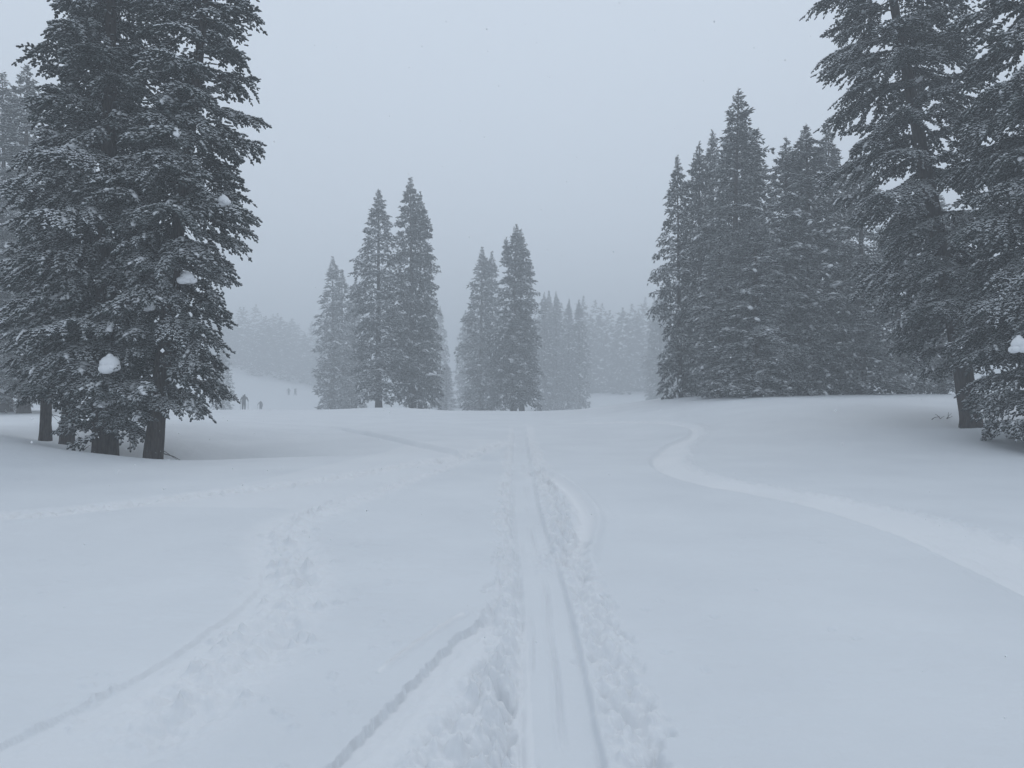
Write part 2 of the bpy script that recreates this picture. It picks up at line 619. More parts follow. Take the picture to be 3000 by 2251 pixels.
    z += 0.022 * np.exp(-(c / 0.045) ** 2) * np.sign(perlin(x * 0.5, y * 0.5) + 0.05) * S(perlin(x * 0.35 + 7, y * 0.35), 0.0, 0.25)
    return np.maximum(z, -0.13 + 0.2 * np.minimum(0, z + 0.13)), np.clip(pk, 0, 1)


def ground_z(x, y):
    return float(terrain(np.array([x]), np.array([y]))[0])


def build_ground():
    fine = np.arange(-39.0, 39.001, 0.138)
    coarse = np.arange(42.0, 318.1, 4.0)
    ang = np.radians(np.r_[fine, coarse])
    r = [0.35, 0.7, 1.1, 1.6]
    while r[-1] < 2.4:
        r.append(r[-1] * 1.03)
    while r[-1] < 11:
        r.append(r[-1] * 1.0042)
    while r[-1] < 60:
        r.append(r[-1] * 1.0085)
    while r[-1] < 640:
        r.append(r[-1] * 1.03)
    r = np.array(r)
    A, Q = np.meshgrid(ang, r)
    x, y = Q * np.sin(A), Q * np.cos(A)
    z = terrain(x, y)
    near = (Q < 62) & (y > -1)
    zz = np.zeros_like(z)
    pk = np.zeros_like(z)
    zz[near], pk[near] = tracks(x[near], y[near])
    z = z + zz
    # wind-worked surface, centimetre relief
    z += (0.010 * perlin(x * 0.9, y * 1.7) + 0.008 * perlin(x * 2.1 + 4 + y, y * 6.2) * (0.4 + S(perlin(x * 0.3, y * 0.3 + 6), -0.2, 0.3)) + 0.003 * perlin(x * 9 + y * 2, y * 19)) * (Q < 60)
    na, nr = len(ang), len(r)
    V = np.stack([x, y, z], -1).reshape(-1, 3)
    V = np.r_[V, [[0, 0, float(z[0].mean())]]]
    i, j = np.meshgrid(np.arange(nr - 1), np.arange(na), indexing='ij')
    j2 = (j + 1) % na
    q = np.stack([i * na + j, i * na + j2, (i + 1) * na + j2, (i + 1) * na + j], -1).reshape(-1, 4)
    q = q[:, ::-1]
    c = len(V) - 1
    jj = np.arange(na)
    cap = np.stack([np.full(na, c), (jj + 1) % na, jj, jj], -1)
    t1 = q[:, [0, 1, 2]]
    t2 = q[:, [0, 2, 3]]
    me = np_mesh('snow_ground', V, np.r_[t1, t2, cap[:, [0, 1, 2]]], [M_SNOW])
    o = link(bpy.data.objects.new('snow_ground', me))
    at_ = me.attributes.new('packed', 'FLOAT', 'POINT')
    at_.data.foreach_set('value', np.r_[pk.ravel(), 0.0].astype(np.float32))
    tag(o, 'open snowfield with ski tracks and broken snow', None, None, 'structure')
    return o


ground = build_ground()

# ------------------------------------------------------------------ spruce boughs
def bough_geo(L, rng, detail=1.0, snow=0.3, sides=5, rings=2, fat=1.0, stems=True):
    """one spruce bough along +X: curved stem, side branchlets, drooping twig fingers, snow pads (slot 1), wood (slot 2)"""
    g = Geo()
    sag = rng.uniform(0.04, 0.22)
    side = rng.uniform(-0.22, 0.22)
    k1, k2, k3 = rng.uniform(0, 6.28), rng.uniform(0.02, 0.05), rng.uniform(0.02, 0.04)

    def axis(s):
        return np.stack([L * s, L * (side * s * s + k2 * np.sin(6 * s + k1) * s), L * (-sag * s * s * 1.35 + 0.6 * sag * s ** 3 + k3 * np.sin(7 * s + k1 * 2) * s)], -1)
    s = np.linspace(0, 1, 7)
    if stems:
        g.add(*tube(axis(s), 0.022 * L ** 0.6 * (1.05 - s), 4), 2)
    P, D, LL, RR = [], [], [], []
    step = 0.15 / detail / L
    ss = 0.16
    pads = []
    while ss < 0.99:
        for sg in (-1, 1):
            s0 = ss + rng.uniform(-0.4, 0.4) * step
            s0 = min(max(s0, 0.05), 0.995)
            p0 = axis(np.array([s0]))[0]
            wid = L * (0.15 + 0.34 * math.sin(math.pi * min(1, 0.18 + 0.72 * s0)) ** 0.9) * rng.uniform(0.65, 1.15)
            if s0 > 0.85:
                wid *= 0.6
            an = sg * R(rng.uniform(38, 68) * (1 - 0.35 * s0))
            d0 = np.array([math.cos(an), math.sin(an), rng.uniform(-0.12, 0.12)])
            nb = max(2, int(wid / (0.085 / detail)))
            drp = rng.uniform(0.25, 0.65)
            tb = (np.arange(nb) + rng.uniform(0.1, 0.9, nb)) / nb
            pts = p0 + d0 * (wid * tb)[:, None] - np.array([0, 0, 1.0]) * (drp * wid * tb ** 2)[:, None]
            if stems and rings > 1:
                tq = np.linspace(0, 1, 4)
                g.add(*tube(p0 + d0 * (wid * tq)[:, None] - np.array([0, 0, 1.0]) * (drp * wid * tq ** 2)[:, None], 0.007, 3), 2)
            loc = d0[None] - np.array([0, 0, 1.0]) * (2 * drp * tb)[:, None]
            loc = norm(loc)
            perp = np.array([-math.sin(an), math.cos(an), 0.0])
            for q in (-1, 1, 0):
                if q == 0:
                    keep = rng.random(nb) < 0.55
                    dirs = loc * 0.5 + np.array([0, 0, -1.0]) * rng.uniform(0.35, 1.1, nb)[:, None] + rng.normal(0, 0.25, (nb, 3))
                else:
                    keep = rng.random(nb) < 0.85
                    dirs = loc + perp * q * rng.uniform(0.5, 1.1, nb)[:, None] + rng.normal(0, 0.22, (nb, 3)) + np.array([0, 0, 1.0]) * rng.uniform(-0.5, 0.45, nb)[:, None]
                P.append(pts[keep])
                D.append(dirs[keep])
                ln = rng.uniform(0.09, 0.165, nb) * fat * (1.08 - 0.30 * tb)
                LL.append(ln[keep])
                RR.append((rng.uniform(0.021, 0.031, nb) * fat ** 0.85)[keep])
            # end tip
            P.append(pts[-1:])
            D.append(loc[-1:] + rng.normal(0, 0.1, (1, 3)))
            LL.append(rng.uniform(0.12, 0.18, 1) * fat)
            RR.append(rng.uniform(0.021, 0.029, 1) * fat ** 0.85)
            if rng.random() < snow * (0.6 if rings > 1 else 0.12):
                pads.append((p0, d0, wid, drp, an))
        ss += step
    # fingers along the stem itself and the tip
    nb = max(4, int(L / (0.10 / detail)))
    t = rng.uniform(0.1, 1, nb)
    P.append(axis(t))
    D.append(np.stack([np.ones(nb), rng.uniform(-0.8, 0.8, nb), rng.uniform(-0.5, 0.8, nb)], -1))
    LL.append(rng.uniform(0.10, 0.18, nb) * fat)
    RR.append(rng.uniform(0.018, 0.028, nb) * fat ** 0.8)
    g.add(*fingers(np.concatenate(P), np.concatenate(D), np.concatenate(LL), np.concatenate(RR), sides, rings), 0)
    nu, nv = (6, 4) if rings == 1 else (8, 6)
    for p0, d0, wid, drp, an in pads:
        for q in range(1 if rings == 1 else 3):
            tq = rng.uniform(0.12, 0.85)
            rx = rng.uniform(0.045, 0.085) * fat
            v, f = blob((0, 0, 0), (rx, rx * rng.uniform(0.55, 0.9), rx * rng.uniform(0.35, 0.55)), rng, nu, nv, 0.25, 0.5)
            ca, sa = math.cos(an), math.sin(an)
            v = np.stack([v[:, 0] * ca - v[:, 1] * sa, v[:, 0] * sa + v[:, 1] * ca, v[:, 2] - v[:, 0] * 2 * drp * tq], -1)
            g.add(v + p0 + d0 * wid * tq + np.array([0, 0, 0.018 * fat ** 0.7 - drp * wid * tq ** 2]), f, 1)
    for q in range(2):
        if rng.random() < snow * 1.5:
            s0 = rng.uniform(0.40, 0.85)
            v, f = blob((0, 0, 0), (rng.uniform(0.05, 0.11), L * rng.uniform(0.10, 0.22), rng.uniform(0.018, 0.030) * fat ** 0.6), rng, nu + 3, nv + 1, 0.36, 0.5)
            sq = np.clip(s0 + v[:, 0] - 0.25 * np.abs(v[:, 1]) / L, 0.1, 1)
            v = axis(sq) + np.stack([0 * sq, v[:, 1], v[:, 2] + 0.03 * fat ** 0.7 - np.abs(v[:, 1]) * 0.40], -1)
            g.add(v, f, 1)
    return g.get()


MATS = [M_NEEDLE, M_CLUMP, M_BARK]
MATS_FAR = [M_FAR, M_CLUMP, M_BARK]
_r = np.random.default_rng(21)
NEAR = {}
for Lc in (0.6, 1.0, 1.5, 2.1, 2.7):
    NEAR[Lc] = []
    for k in range(4):
        v, f, mi = bough_geo(Lc, _r, 1.42, (0.05, 0.12, 0.2, 0.34)[k], 4, 2, 0.8)
        NEAR[Lc].append(np_mesh('bough', v, f, MATS, mi))
LOW = {}
for Lc in (0.5, 0.9, 1.4, 2.0, 2.7):
    LOW[Lc] = [bough_geo(Lc, _r, 0.46, (0.18, 0.34, 0.5, 0.65)[k], 3, 1, 2.0, stems=False) for k in range(4)]
VLOW = {}
for Lc in (0.6, 1.2, 2.0, 2.8):
    VLOW[Lc] = [bough_geo(Lc, _r, 0.22, 0.3, 3, 1, 3.4, stems=False) for k in range(3)]
TINY = {}
for Lc in (0.8, 1.6, 2.6):
    TINY[Lc] = [bough_geo(Lc, _r, 0.10, 0.0, 3, 1, 4.6, stems=False) for k in range(3)]


def pick(D, L, rng):
    ks = list(D)
    k = min(ks, key=lambda q: abs(math.log(q / max(L, 0.05))))
    return D[k][rng.integers(len(D[k]))], L / k


def trunk_mesh(H, r0, axis, rng, sides=12, segs=26, sink=0.8):
    zs = np.r_[-sink, np.linspace(0, 1, segs) ** 1.3 * (H - 0.15)]
    V = []
    for z in zs:
        rr = r0 * max(0.03, (1 - max(z, 0) / H)) ** 0.85 * (1 + 0.22 * math.exp(-max(z, 0) / 0.3))
        a = np.arange(sides) * 2 * math.pi / sides
        rad = rr * (1 + 0.07 * np.sin(3 * a + z * 0.8) + rng.uniform(-0.05, 0.05, sides))
        c = axis(z)
        V.append(np.stack([c[0] + rad * np.cos(a), c[1] + rad * np.sin(a), np.full(sides, z)], -1))
    V = np.concatenate(V)
    f = []
    for i in range(len(zs) - 1):
        for k in range(sides):
            k2 = (k + 1) % sides
            a, b = i * sides, (i + 1) * sides
            f += [(a + k, a + k2, b + k2), (a + k, b + k2, b + k)]
    e = (len(zs) - 1) * sides
    for k in range(1, sides - 1):
        f.append((e, e + k, e + k + 1))
    return np_mesh('trunk', V, np.array(f), [M_BARK])


def layout(H, Rmax, kk, zb, dens, rng, wild=1.0):
    """z, azimuth, start radius, length, pitch (deg, + = up), yaw of the boughs of one spruce: long ones from the trunk, short ones filling the outer shell"""
    out = []
    ph = rng.uniform(0, 6.28, 4)
    for share, lo, hi, start in ((0.38, 0.82, 1.06, 0.0), (0.62, 0.38, 0.56, 0.46)):
        z = zb + rng.uniform(0, 0.2)
        az = rng.uniform(0, 2 * math.pi)
        while z < H - 0.25:
            dz = H - z
            env = Rmax * (1 - math.exp(-dz / kk))
            env *= 1 + wild * (0.13 * math.sin(az + ph[0] + 0.5 * z) + 0.10 * math.sin(2 * az + ph[1] - 0.9 * z) + 0.08 * math.sin(1.9 * z + ph[2]))
            L = env * rng.uniform(lo, hi)
            if start == 0 and rng.random() < 0.07:
                L *= 1 + 0.28 * wild
            low = math.exp(-(z - zb) / 1.9)
            L *= 1 - 0.42 * low
            up = max(0.0, 1 - dz / (0.55 * H)) ** 1.2
            pitch = -11 + 40 * up + rng.normal(0, 7) - 6 * low
            yaw = rng.normal(0, 10)
            r0 = 0.0
            zz = z
            if start:
                r0 = env * start * rng.uniform(0.6, 1.05)
                zz = z + r0 * math.tan(R(-11 + 40 * up)) - 0.04 * r0
                pitch += rng.normal(-6, 13)
                yaw = rng.normal(0, 32)
            out.append((zz, az, r0, max(L, 0.16), pitch, yaw))
            az += 2.39996 + rng.normal(0, 0.4)
            z += (1.0 / (dens * share)) * rng.uniform(0.4, 1.6) * (1.0 if dz > 3 else 0.62)
    return out


def leader(g, H, axis, rng, fat=1.0, sides=5, rings=2):
    n = 26
    z = H - rng.uniform(0, 1.1, n) ** 1.1
    P = np.array([list(axis(q)) + [q] for q in z])
    a = rng.uniform(0, 2 * math.pi, n)
    D = np.stack([np.cos(a), np.sin(a), rng.uniform(0.2, 1.0, n)], -1)
    g.add(*fingers(P, D, rng.uniform(0.10, 0.2, n) * fat ** 0.5, 0.03 * fat ** 0.5, sides, rings), 0)
    g.add(*fingers([list(axis(H - 0.4)) + [H - 0.4]], [[0, 0, 1]], 0.55, 0.03 * fat ** 0.5, sides, rings), 0)


def near_tree(label, group, x, y, H, r0, Rmax, kk, zb, lean, dens, seed, clumps=(), pitch_add=0.0, gap=None, inner=0):
    rng = np.random.default_rng(seed)
    zg = ground_z(x, y)
    root = link(bpy.data.objects.new('spruce_tree', None))
    root.empty_display_size = 0.5
    root.location = (x, y, zg)
    tag(root, label, 'tree', group)

    def axis(z):
        t = max(z, 0) / H
        return lean[0] * t ** 1.05, lean[1] * t
    link(bpy.data.objects.new('trunk', trunk_mesh(H, r0, axis, rng, 16, 30)), root)
    # crown: leader foliage, bare inner twigs; the boughs hang on it
    g = Geo()
    leader(g, H, axis, rng)
    for k in range(60):
        z = rng.uniform(0.5, H * 0.8)
        a = rng.uniform(0, 2 * math.pi)
        l = rng.uniform(0.3, 0.9)
        c = np.array(list(axis(z)) + [z])
        d = np.array([math.cos(a), math.sin(a), rng.uniform(-0.5, 0.1)])
        g.add(*tube([c, c + d * l * 0.5, c + d * l + np.array([0, 0, -0.12])], [0.014, 0.009, 0.004], 3), 2)
    if inner:       # short twigs close to the trunk
        z = rng.uniform(zb, H - 1.0, inner)
        a = rng.uniform(0, 2 * math.pi, inner)
        q = rng.uniform(0.2, 0.95, inner) * np.minimum(1, (H - z) / 5)
        P = np.stack([np.array([axis(t)[0] for t in z]) + q * np.cos(a), np.array([axis(t)[1] for t in z]) + q * np.sin(a), z - 0.12 * q], -1)
        D = np.stack([np.cos(a) + rng.normal(0, 0.5, inner), np.sin(a) + rng.normal(0, 0.5, inner), rng.normal(-0.25, 0.4, inner)], -1)
        g.add(*fingers(P, D, rng.uniform(0.10, 0.18, inner), rng.uniform(0.016, 0.024, inner), 4, 2), 0)
    crown = link(bpy.data.objects.new('crown', g.mesh('crown', MATS)), root)
    for z, az, rs, L, pitch, yaw in layout(H, Rmax, kk, zb, dens, rng, 0.5):
        if gap and gap(z, az, rng):
            continue
        me, sc = pick(NEAR, L, rng)
        b = link(bpy.data.objects.new('bough', me), crown)
        c = axis(z)
        b.matrix_local = (Matrix.Translation((c[0] + rs * math.cos(az), c[1] + rs * math.sin(az), z)) @ Matrix.Rotation(az + R(yaw), 4, 'Z') @ Matrix.Rotation(-R(pitch + pitch_add), 4, 'Y')
                          @ Matrix.Rotation(R(rng.normal(0, 12)), 4, 'X') @ Matrix.Diagonal((sc, sc * (1 if rng.random() < 0.5 else -1), sc, 1)))
    for cx, cy_, cz, rx, rz in clumps:
        g = Geo()
        g.add(*blob((0, 0, 0), (rx, rx * 0.85, rz), rng, 18, 12, 0.035, 0.55))
        g.add(*blob((0, 0, rz * 0.75), (rx * 0.4, rx * 0.4, rz * 0.5), rng, 12, 8, 0.05, 0.0))
        for q in range(5):
            a = rng.uniform(0, 6.28)
            k = rng.uniform(0.4, 0.7)
            g.add(*blob((rx * 0.7 * math.cos(a), rx * 0.5 * math.sin(a), -rz * rng.uniform(0.3, 0.7)), (rx * k * 1.2, rx * k, rz * k), rng, 13, 8, 0.06, 0.2))
        s = link(bpy.data.objects.new('snow_clump', g.mesh('snow_clump', [M_CLUMP])), root)
        s.location = (cx - x, cy_ - y, cz - zg)
    return root


def crown_geo(H, Rmax, kk, zb, dens, lib, rng, axis, fat, twin=None):
    g = Geo()

    def cone(H, Rmax, kk, zb, axis):
        leader(g, H, axis, rng, fat, 4, 1)
        for z, az, rs, L, pitch, yaw in layout(H, Rmax, kk, zb, dens, rng):
            (v, f, mi), sc = pick(lib, L, rng)
            M = (Matrix.Rotation(az + R(yaw), 4, 'Z') @ Matrix.Rotation(-R(pitch), 4, 'Y') @ Matrix.Rotation(R(rng.normal(0, 12)), 4, 'X'))
            A = np.array(M.to_3x3()) * sc
            c = axis(z)
            vv = v @ A.T + np.array([c[0] + rs * math.cos(az), c[1] + rs * math.sin(az), z])
            g.v.append(vv)
            g.f.append(f + g.n)
            g.m.append(mi)
            g.n += len(vv)
    cone(H, Rmax, kk, zb, axis)
    for dx, dy, top in twin or ():
        cone(H * top, Rmax * 0.34, kk * 0.42, H * (top - 0.16), lambda z, dx=dx, dy=dy: (axis(z)[0] + dx, axis(z)[1] + dy))
    return g


VAR = {}


def variants(kind):
    """shared crown and trunk meshes for trees farther off"""
    if kind in VAR:
        return VAR[kind]
    spec = {  # H, Rmax, kk, zb, dens, r0, count, lib, fat
        'broad': (16.0, 2.8, 6.8, 0.15, 17.0, 0.26, 4, LOW, 2.0),
        'tall': (18.0, 3.05, 7.6, 1.25, 17.0, 0.28, 3, LOW, 2.0),
        'slim': (20.0, 2.9, 7.6, 0.4, 12.0, 0.30, 3, VLOW, 3.0),
        'tiny': (20.0, 3.2, 6.6, 0.4, 4.6, 0.30, 4, TINY, 4.0),
    }[kind]
    H, Rmax, kk, zb, dens, r0, cnt, lib, fat = spec
    out = []
    for k in range(cnt):
        rng = np.random.default_rng(100 + k + len(kind) * 17)
        lx, ly = rng.normal(0, 0.25, 2)
        axis = lambda z, lx=lx, ly=ly, H=H: (lx * max(z, 0) / H, ly * max(z, 0) / H)
        tw = {'broad': [(0.85, 0.2, 0.92)], 'tall': [(0.9, -0.3, 0.93)]}.get(kind) if k == 2 else None
        g = crown_geo(H, Rmax, kk, zb, dens, lib, rng, axis, fat, tw)
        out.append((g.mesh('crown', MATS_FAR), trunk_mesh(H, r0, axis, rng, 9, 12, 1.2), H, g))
    VAR[kind] = out
    return out


def fog_tree(label, group, px, top, d, kind, k, wide=1.0, rot=None):
    """a spruce whose leader stands at full-size pixel (px, top) seen from d metres"""
    vs_ = variants(kind)
    cm, tm, H0, _ = vs_[k % len(vs_)]
    x = at(px, d)
    zg = ground_z(x, d)
    H = EYE + (1125.0 - top) / 2250.0 * d - zg
    s = H / H0
    root = link(bpy.data.objects.new('spruce_tree', None))
    root.location = (x, d, zg)
    root.rotation_euler = (0, 0, rot if rot is not None else (px * 0.37) % 6.283)
    w = wide * s ** 0.3
    root.scale = (w, w, s)
    tag(root, label, 'tree', group)
    link(bpy.data.objects.new('trunk', tm), root)
    link(bpy.data.objects.new('crown', cm), root)
    return root


# ---- near trees on the left
GL = 'frosted spruces clustered on the left bank'
near_tree('thin-trunked frosted spruce at the outer end of the left cluster', GL, -12.35, 20.3, 8.6, 0.14, 1.8, 3.2, 1.7, (0.25, 0.0), 18, 11,
          clumps=[(at(98, 19.4), 19.3, EYE + (1125 - 1000) / 2250 * 19.2, 0.15, 0.24)])
near_tree('frosted spruce with slim trunk between the outer and the thick trunks', GL, -11.15, 19.2, 13.2, 0.165, 1.9, 4.6, 1.6, (0.9, 0.2), 18, 12, inner=2200)
near_tree('thick-trunked frosted spruce with a round snow dome on a low bough', GL, -9.3, 17.5, 15.8, 0.27, 2.05, 5.0, 0.9, (0.25, 0.0), 19, 13, inner=3000,
          clumps=[(at(322, 15.85), 15.85, EYE + (1125 - 1066) / 2250 * 15.85, 0.20, 0.17)])
near_tree('spruce leaning over the hollow, snow lumps caught along its trunk', GL, -8.05, 17.1, 15.8, 0.20, 1.88, 4.9, 1.45, (1.75, 0.3), 19, 14, inner=2000,
          clumps=[(at(548, 16.1), 16.1, EYE + (1125 - 815) / 2250 * 16.1, 0.15, 0.13),
                  (at(655, 16.4), 16.4, EYE + (1125 - 588) / 2250 * 16.4, 0.12, 0.11),
                  (at(438, 16.5), 16.5, EYE + (1125 - 890) / 2250 * 16.5, 0.13, 0.16)])

# ---- near trees on the right
GR = 'frosted spruces on the right bank'
near_tree('tall spruce with bare leaning trunk and sparse see-through crown', GR, at(2850, 22), 22.0, 19.5, 0.27, 2.5, 4.2, 1.9, (-3.6, 0.2), 15, 15, pitch_add=4,
          gap=lambda z, az, rng: rng.random() < 0.10)
near_tree('dense heavily snowed spruce with skirts reaching the snow beside leaning trunk', GR, at(3110, 17.5), 17.5, 16.5, 0.30, 2.6, 5.0, 0.75, (-0.2, 0.0), 18, 16, inner=1500,
          clumps=[(at(2985, 15.9), 15.9, EYE + (1125 - 1010) / 2250 * 15.9, 0.15, 0.16)])

# ---- spruces in the fog
G1 = 'spruces in the fog behind the left cluster'
fog_tree('foggy spruce with slender tip behind the left cluster', G1, 20, 215, 40, 'tall', 0)
fog_tree('foggy spruce with bushy tip behind the left cluster', G1, 68, 190, 38, 'tall', 1)
fog_tree('lower foggy spruce hidden in the left cluster background', G1, -60, 420, 42, 'broad', 2)
fog_tree('small pale spruce beside the bent skier', G1, 655, 1010, 108, 'slim', 1, 0.8)

G2 = 'middle clump of spruces left of the track'
fog_tree('dark double-topped spruce, tallest of the middle clump', G2, 1209, 522, 62, 'tall', 0)
fog_tree('slender second top grown into the tallest spruce of the middle clump', G2, 1231, 566, 63.5, 'tall', 2, 0.75)
fog_tree('dark spruce with thick bare trunk foot, beside the tallest of the middle clump', G2, 1109, 553, 60, 'tall', 1)
fog_tree('pale spruce with narrow tip at the skier side of the middle clump', G2, 975, 753, 92, 'slim', 0)
fog_tree('pale shorter spruce tucked between the narrow-tipped and the thick-footed spruce', G2, 1000, 790, 94, 'slim', 1)
fog_tree('faint low spruce seen between pale and dark trees of the middle clump', G2, 1032, 815, 97, 'slim', 2)
fog_tree('very faint spire showing past the tallest spruce of the middle clump', G2, 1290, 897, 150, 'slim', 0, 0.8)
fog_tree('small snow-laden spruce at the foot of the middle clump', G2, 1305, 1068, 112, 'slim', 2, 0.9)

G3 = 'central clump of spruces behind the track'
fog_tree('dark twin-topped spruce, tallest of the central clump', G3, 1504, 661, 72, 'tall', 2)
fog_tree('second spire of the twin-topped spruce in the central clump', G3, 1529, 672, 73, 'tall', 0, 0.85)
fog_tree('foggy spire at the middle-clump end of the central clump', G3, 1408, 723, 88, 'slim', 2)
fog_tree('thin foggy spire between two larger spruces of the central clump', G3, 1443, 737, 90, 'slim', 0, 0.85)
for lab, px, top, d, k in (('barely visible spire in the fog gap, beside the middle clump', 1361, 909, 150, 1),
                           ('barely visible spire in the fog gap, touching the central clump', 1383, 896, 146, 2)):
    fog_tree(lab, 'faint spires in the fog gap', px, top, d, 'slim', k, 0.9)
for lab, px, top, d, k in (('pale spire tight beside the twin-topped spruce, first of the receding row', 1594, 858, 132, 0),
                           ('second pale spire of the receding row counted from the twin-topped spruce', 1609, 852, 140, 1),
                           ('third pale spire of the receding row counted from the twin-topped spruce', 1630, 855, 134, 2),
                           ('fourth pale spire of the receding row counted from the twin-topped spruce', 1664, 876, 138, 1),
                           ('last pale spire at the open end of the receding row', 1698, 879, 132, 0)):
    fog_tree(lab, 'pale row behind the central clump', px, top, d, 'slim', k, 0.85)
G4 = 'pale pair of spruces beside the right stand'
fog_tree('pale taller spruce standing alone in fog before the right stand', G4, 1934, 835, 138, 'slim', 2)
fog_tree('pale shorter companion of the lone spruce before the right stand', G4, 1920, 872, 141, 'slim', 0, 0.85)

G5 = 'dense right stand of spruces'
stand = [
    ('slim outlying spire on the open side of the right stand', 1992, 453, 40.5, 0, 0.62),
    ('shoulder spruce next to the outlying spire of the right stand', 2052, 415, 44.0, 1, 0.8),
    ('thin spire just beneath the highest top of the right stand', 2088, 377, 47.0, 2, 0.75),
    ('highest spruce of the right stand with a sharp single tip', 2143, 258, 39.0, 3, 1.0),
    ('bushy-topped spruce touching the highest one of the right stand', 2183, 340, 45.0, 0, 0.8),
    ('spruce with slanting side tip in the middle of the right stand', 2229, 385, 42.0, 2, 0.85),
    ('first of two matching blunt tops in the right stand', 2298, 402, 36.5, 1, 0.95),
    ('second of two matching blunt tops in the right stand', 2329, 402, 43.0, 3, 0.85),
    ('broad bushy-topped spruce near the bare leaning trunk', 2384, 363, 36.5, 0, 1.05),
    ('spruce of the right stand half hidden by the sparse crown', 2447, 355, 42.0, 2, 0.95),
    ('shadowed spruce of the right stand behind the sparse crown', 2525, 450, 37.0, 1, 1.0),
    ('dim spruce seen under the sparse crown beside the bare trunk', 2640, 620, 40.0, 3, 1.0),
    ('dim spruce glimpsed beyond the bare leaning trunk', 2760, 560, 42.0, 0, 1.0),
    ('short snowy spruce filling the front foot of the right stand', 2215, 640, 34.5, 2, 1.05),
    ('short snowy spruce filling the hollow edge of the right stand', 2112, 700, 36.0, 3, 0.85),
]
for lab, px, top, d, k, w in stand:
    fog_tree(lab, G5, px, top, d, 'broad', k, w)


# ---- far woods, one mass each
def wood(name, label, spots):
    lib = variants('tiny')
    V, F, Mi, n = [], [], [], 0
    rng = np.random.default_rng(77)
    for x, y, H in spots:
        v, f, mi = lib[rng.integers(len(lib))][3].get()
        s = H / 20.0
        a = rng.uniform(0, 6.28)
        c, q = math.cos(a), math.sin(a)
        vv = np.stack([(v[:, 0] * c - v[:, 1] * q) * 1.3, (v[:, 0] * q + v[:, 1] * c) * 1.3, v[:, 2] * s], -1) + np.array([x, y, ground_z(x, y) - 0.2])
        V.append(vv)
        F.append(f + n)
        Mi.append(mi)
        n += len(vv)
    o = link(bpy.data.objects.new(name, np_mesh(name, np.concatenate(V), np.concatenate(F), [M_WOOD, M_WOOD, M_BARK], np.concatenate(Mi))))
    tag(o, label, 'forest', None, 'stuff')


_q = np.random.default_rng(5)
spots = []
for k in range(36):
    d = _q.uniform(218, 250)
    spots.append((at(540 + 440 * (k + _q.uniform(0, 1)) / 36, d), d, _q.uniform(12, 20)))
wood('far_forest', 'faint forest edge along the top of the snowy slope above the skiers', spots)
spots = []
for k in range(36):
    d = _q.uniform(182, 215)
    spots.append((at(1560 + 560 * (k + _q.uniform(0, 1)) / 36, d), d, _q.uniform(17, 25)))
wood('far_forest', 'faint forest wall closing the clearing beside the pale pair of spruces', spots)

# ------------------------------------------------------------------ skiers
M_COAT = make_cloth('dark_shell_jacket', (0.035, 0.04, 0.05))
M_PACK = make_cloth('dark_pack_fabric', (0.03, 0.03, 0.035))
M_POLE = make_cloth('pole_metal', (0.05, 0.05, 0.055))


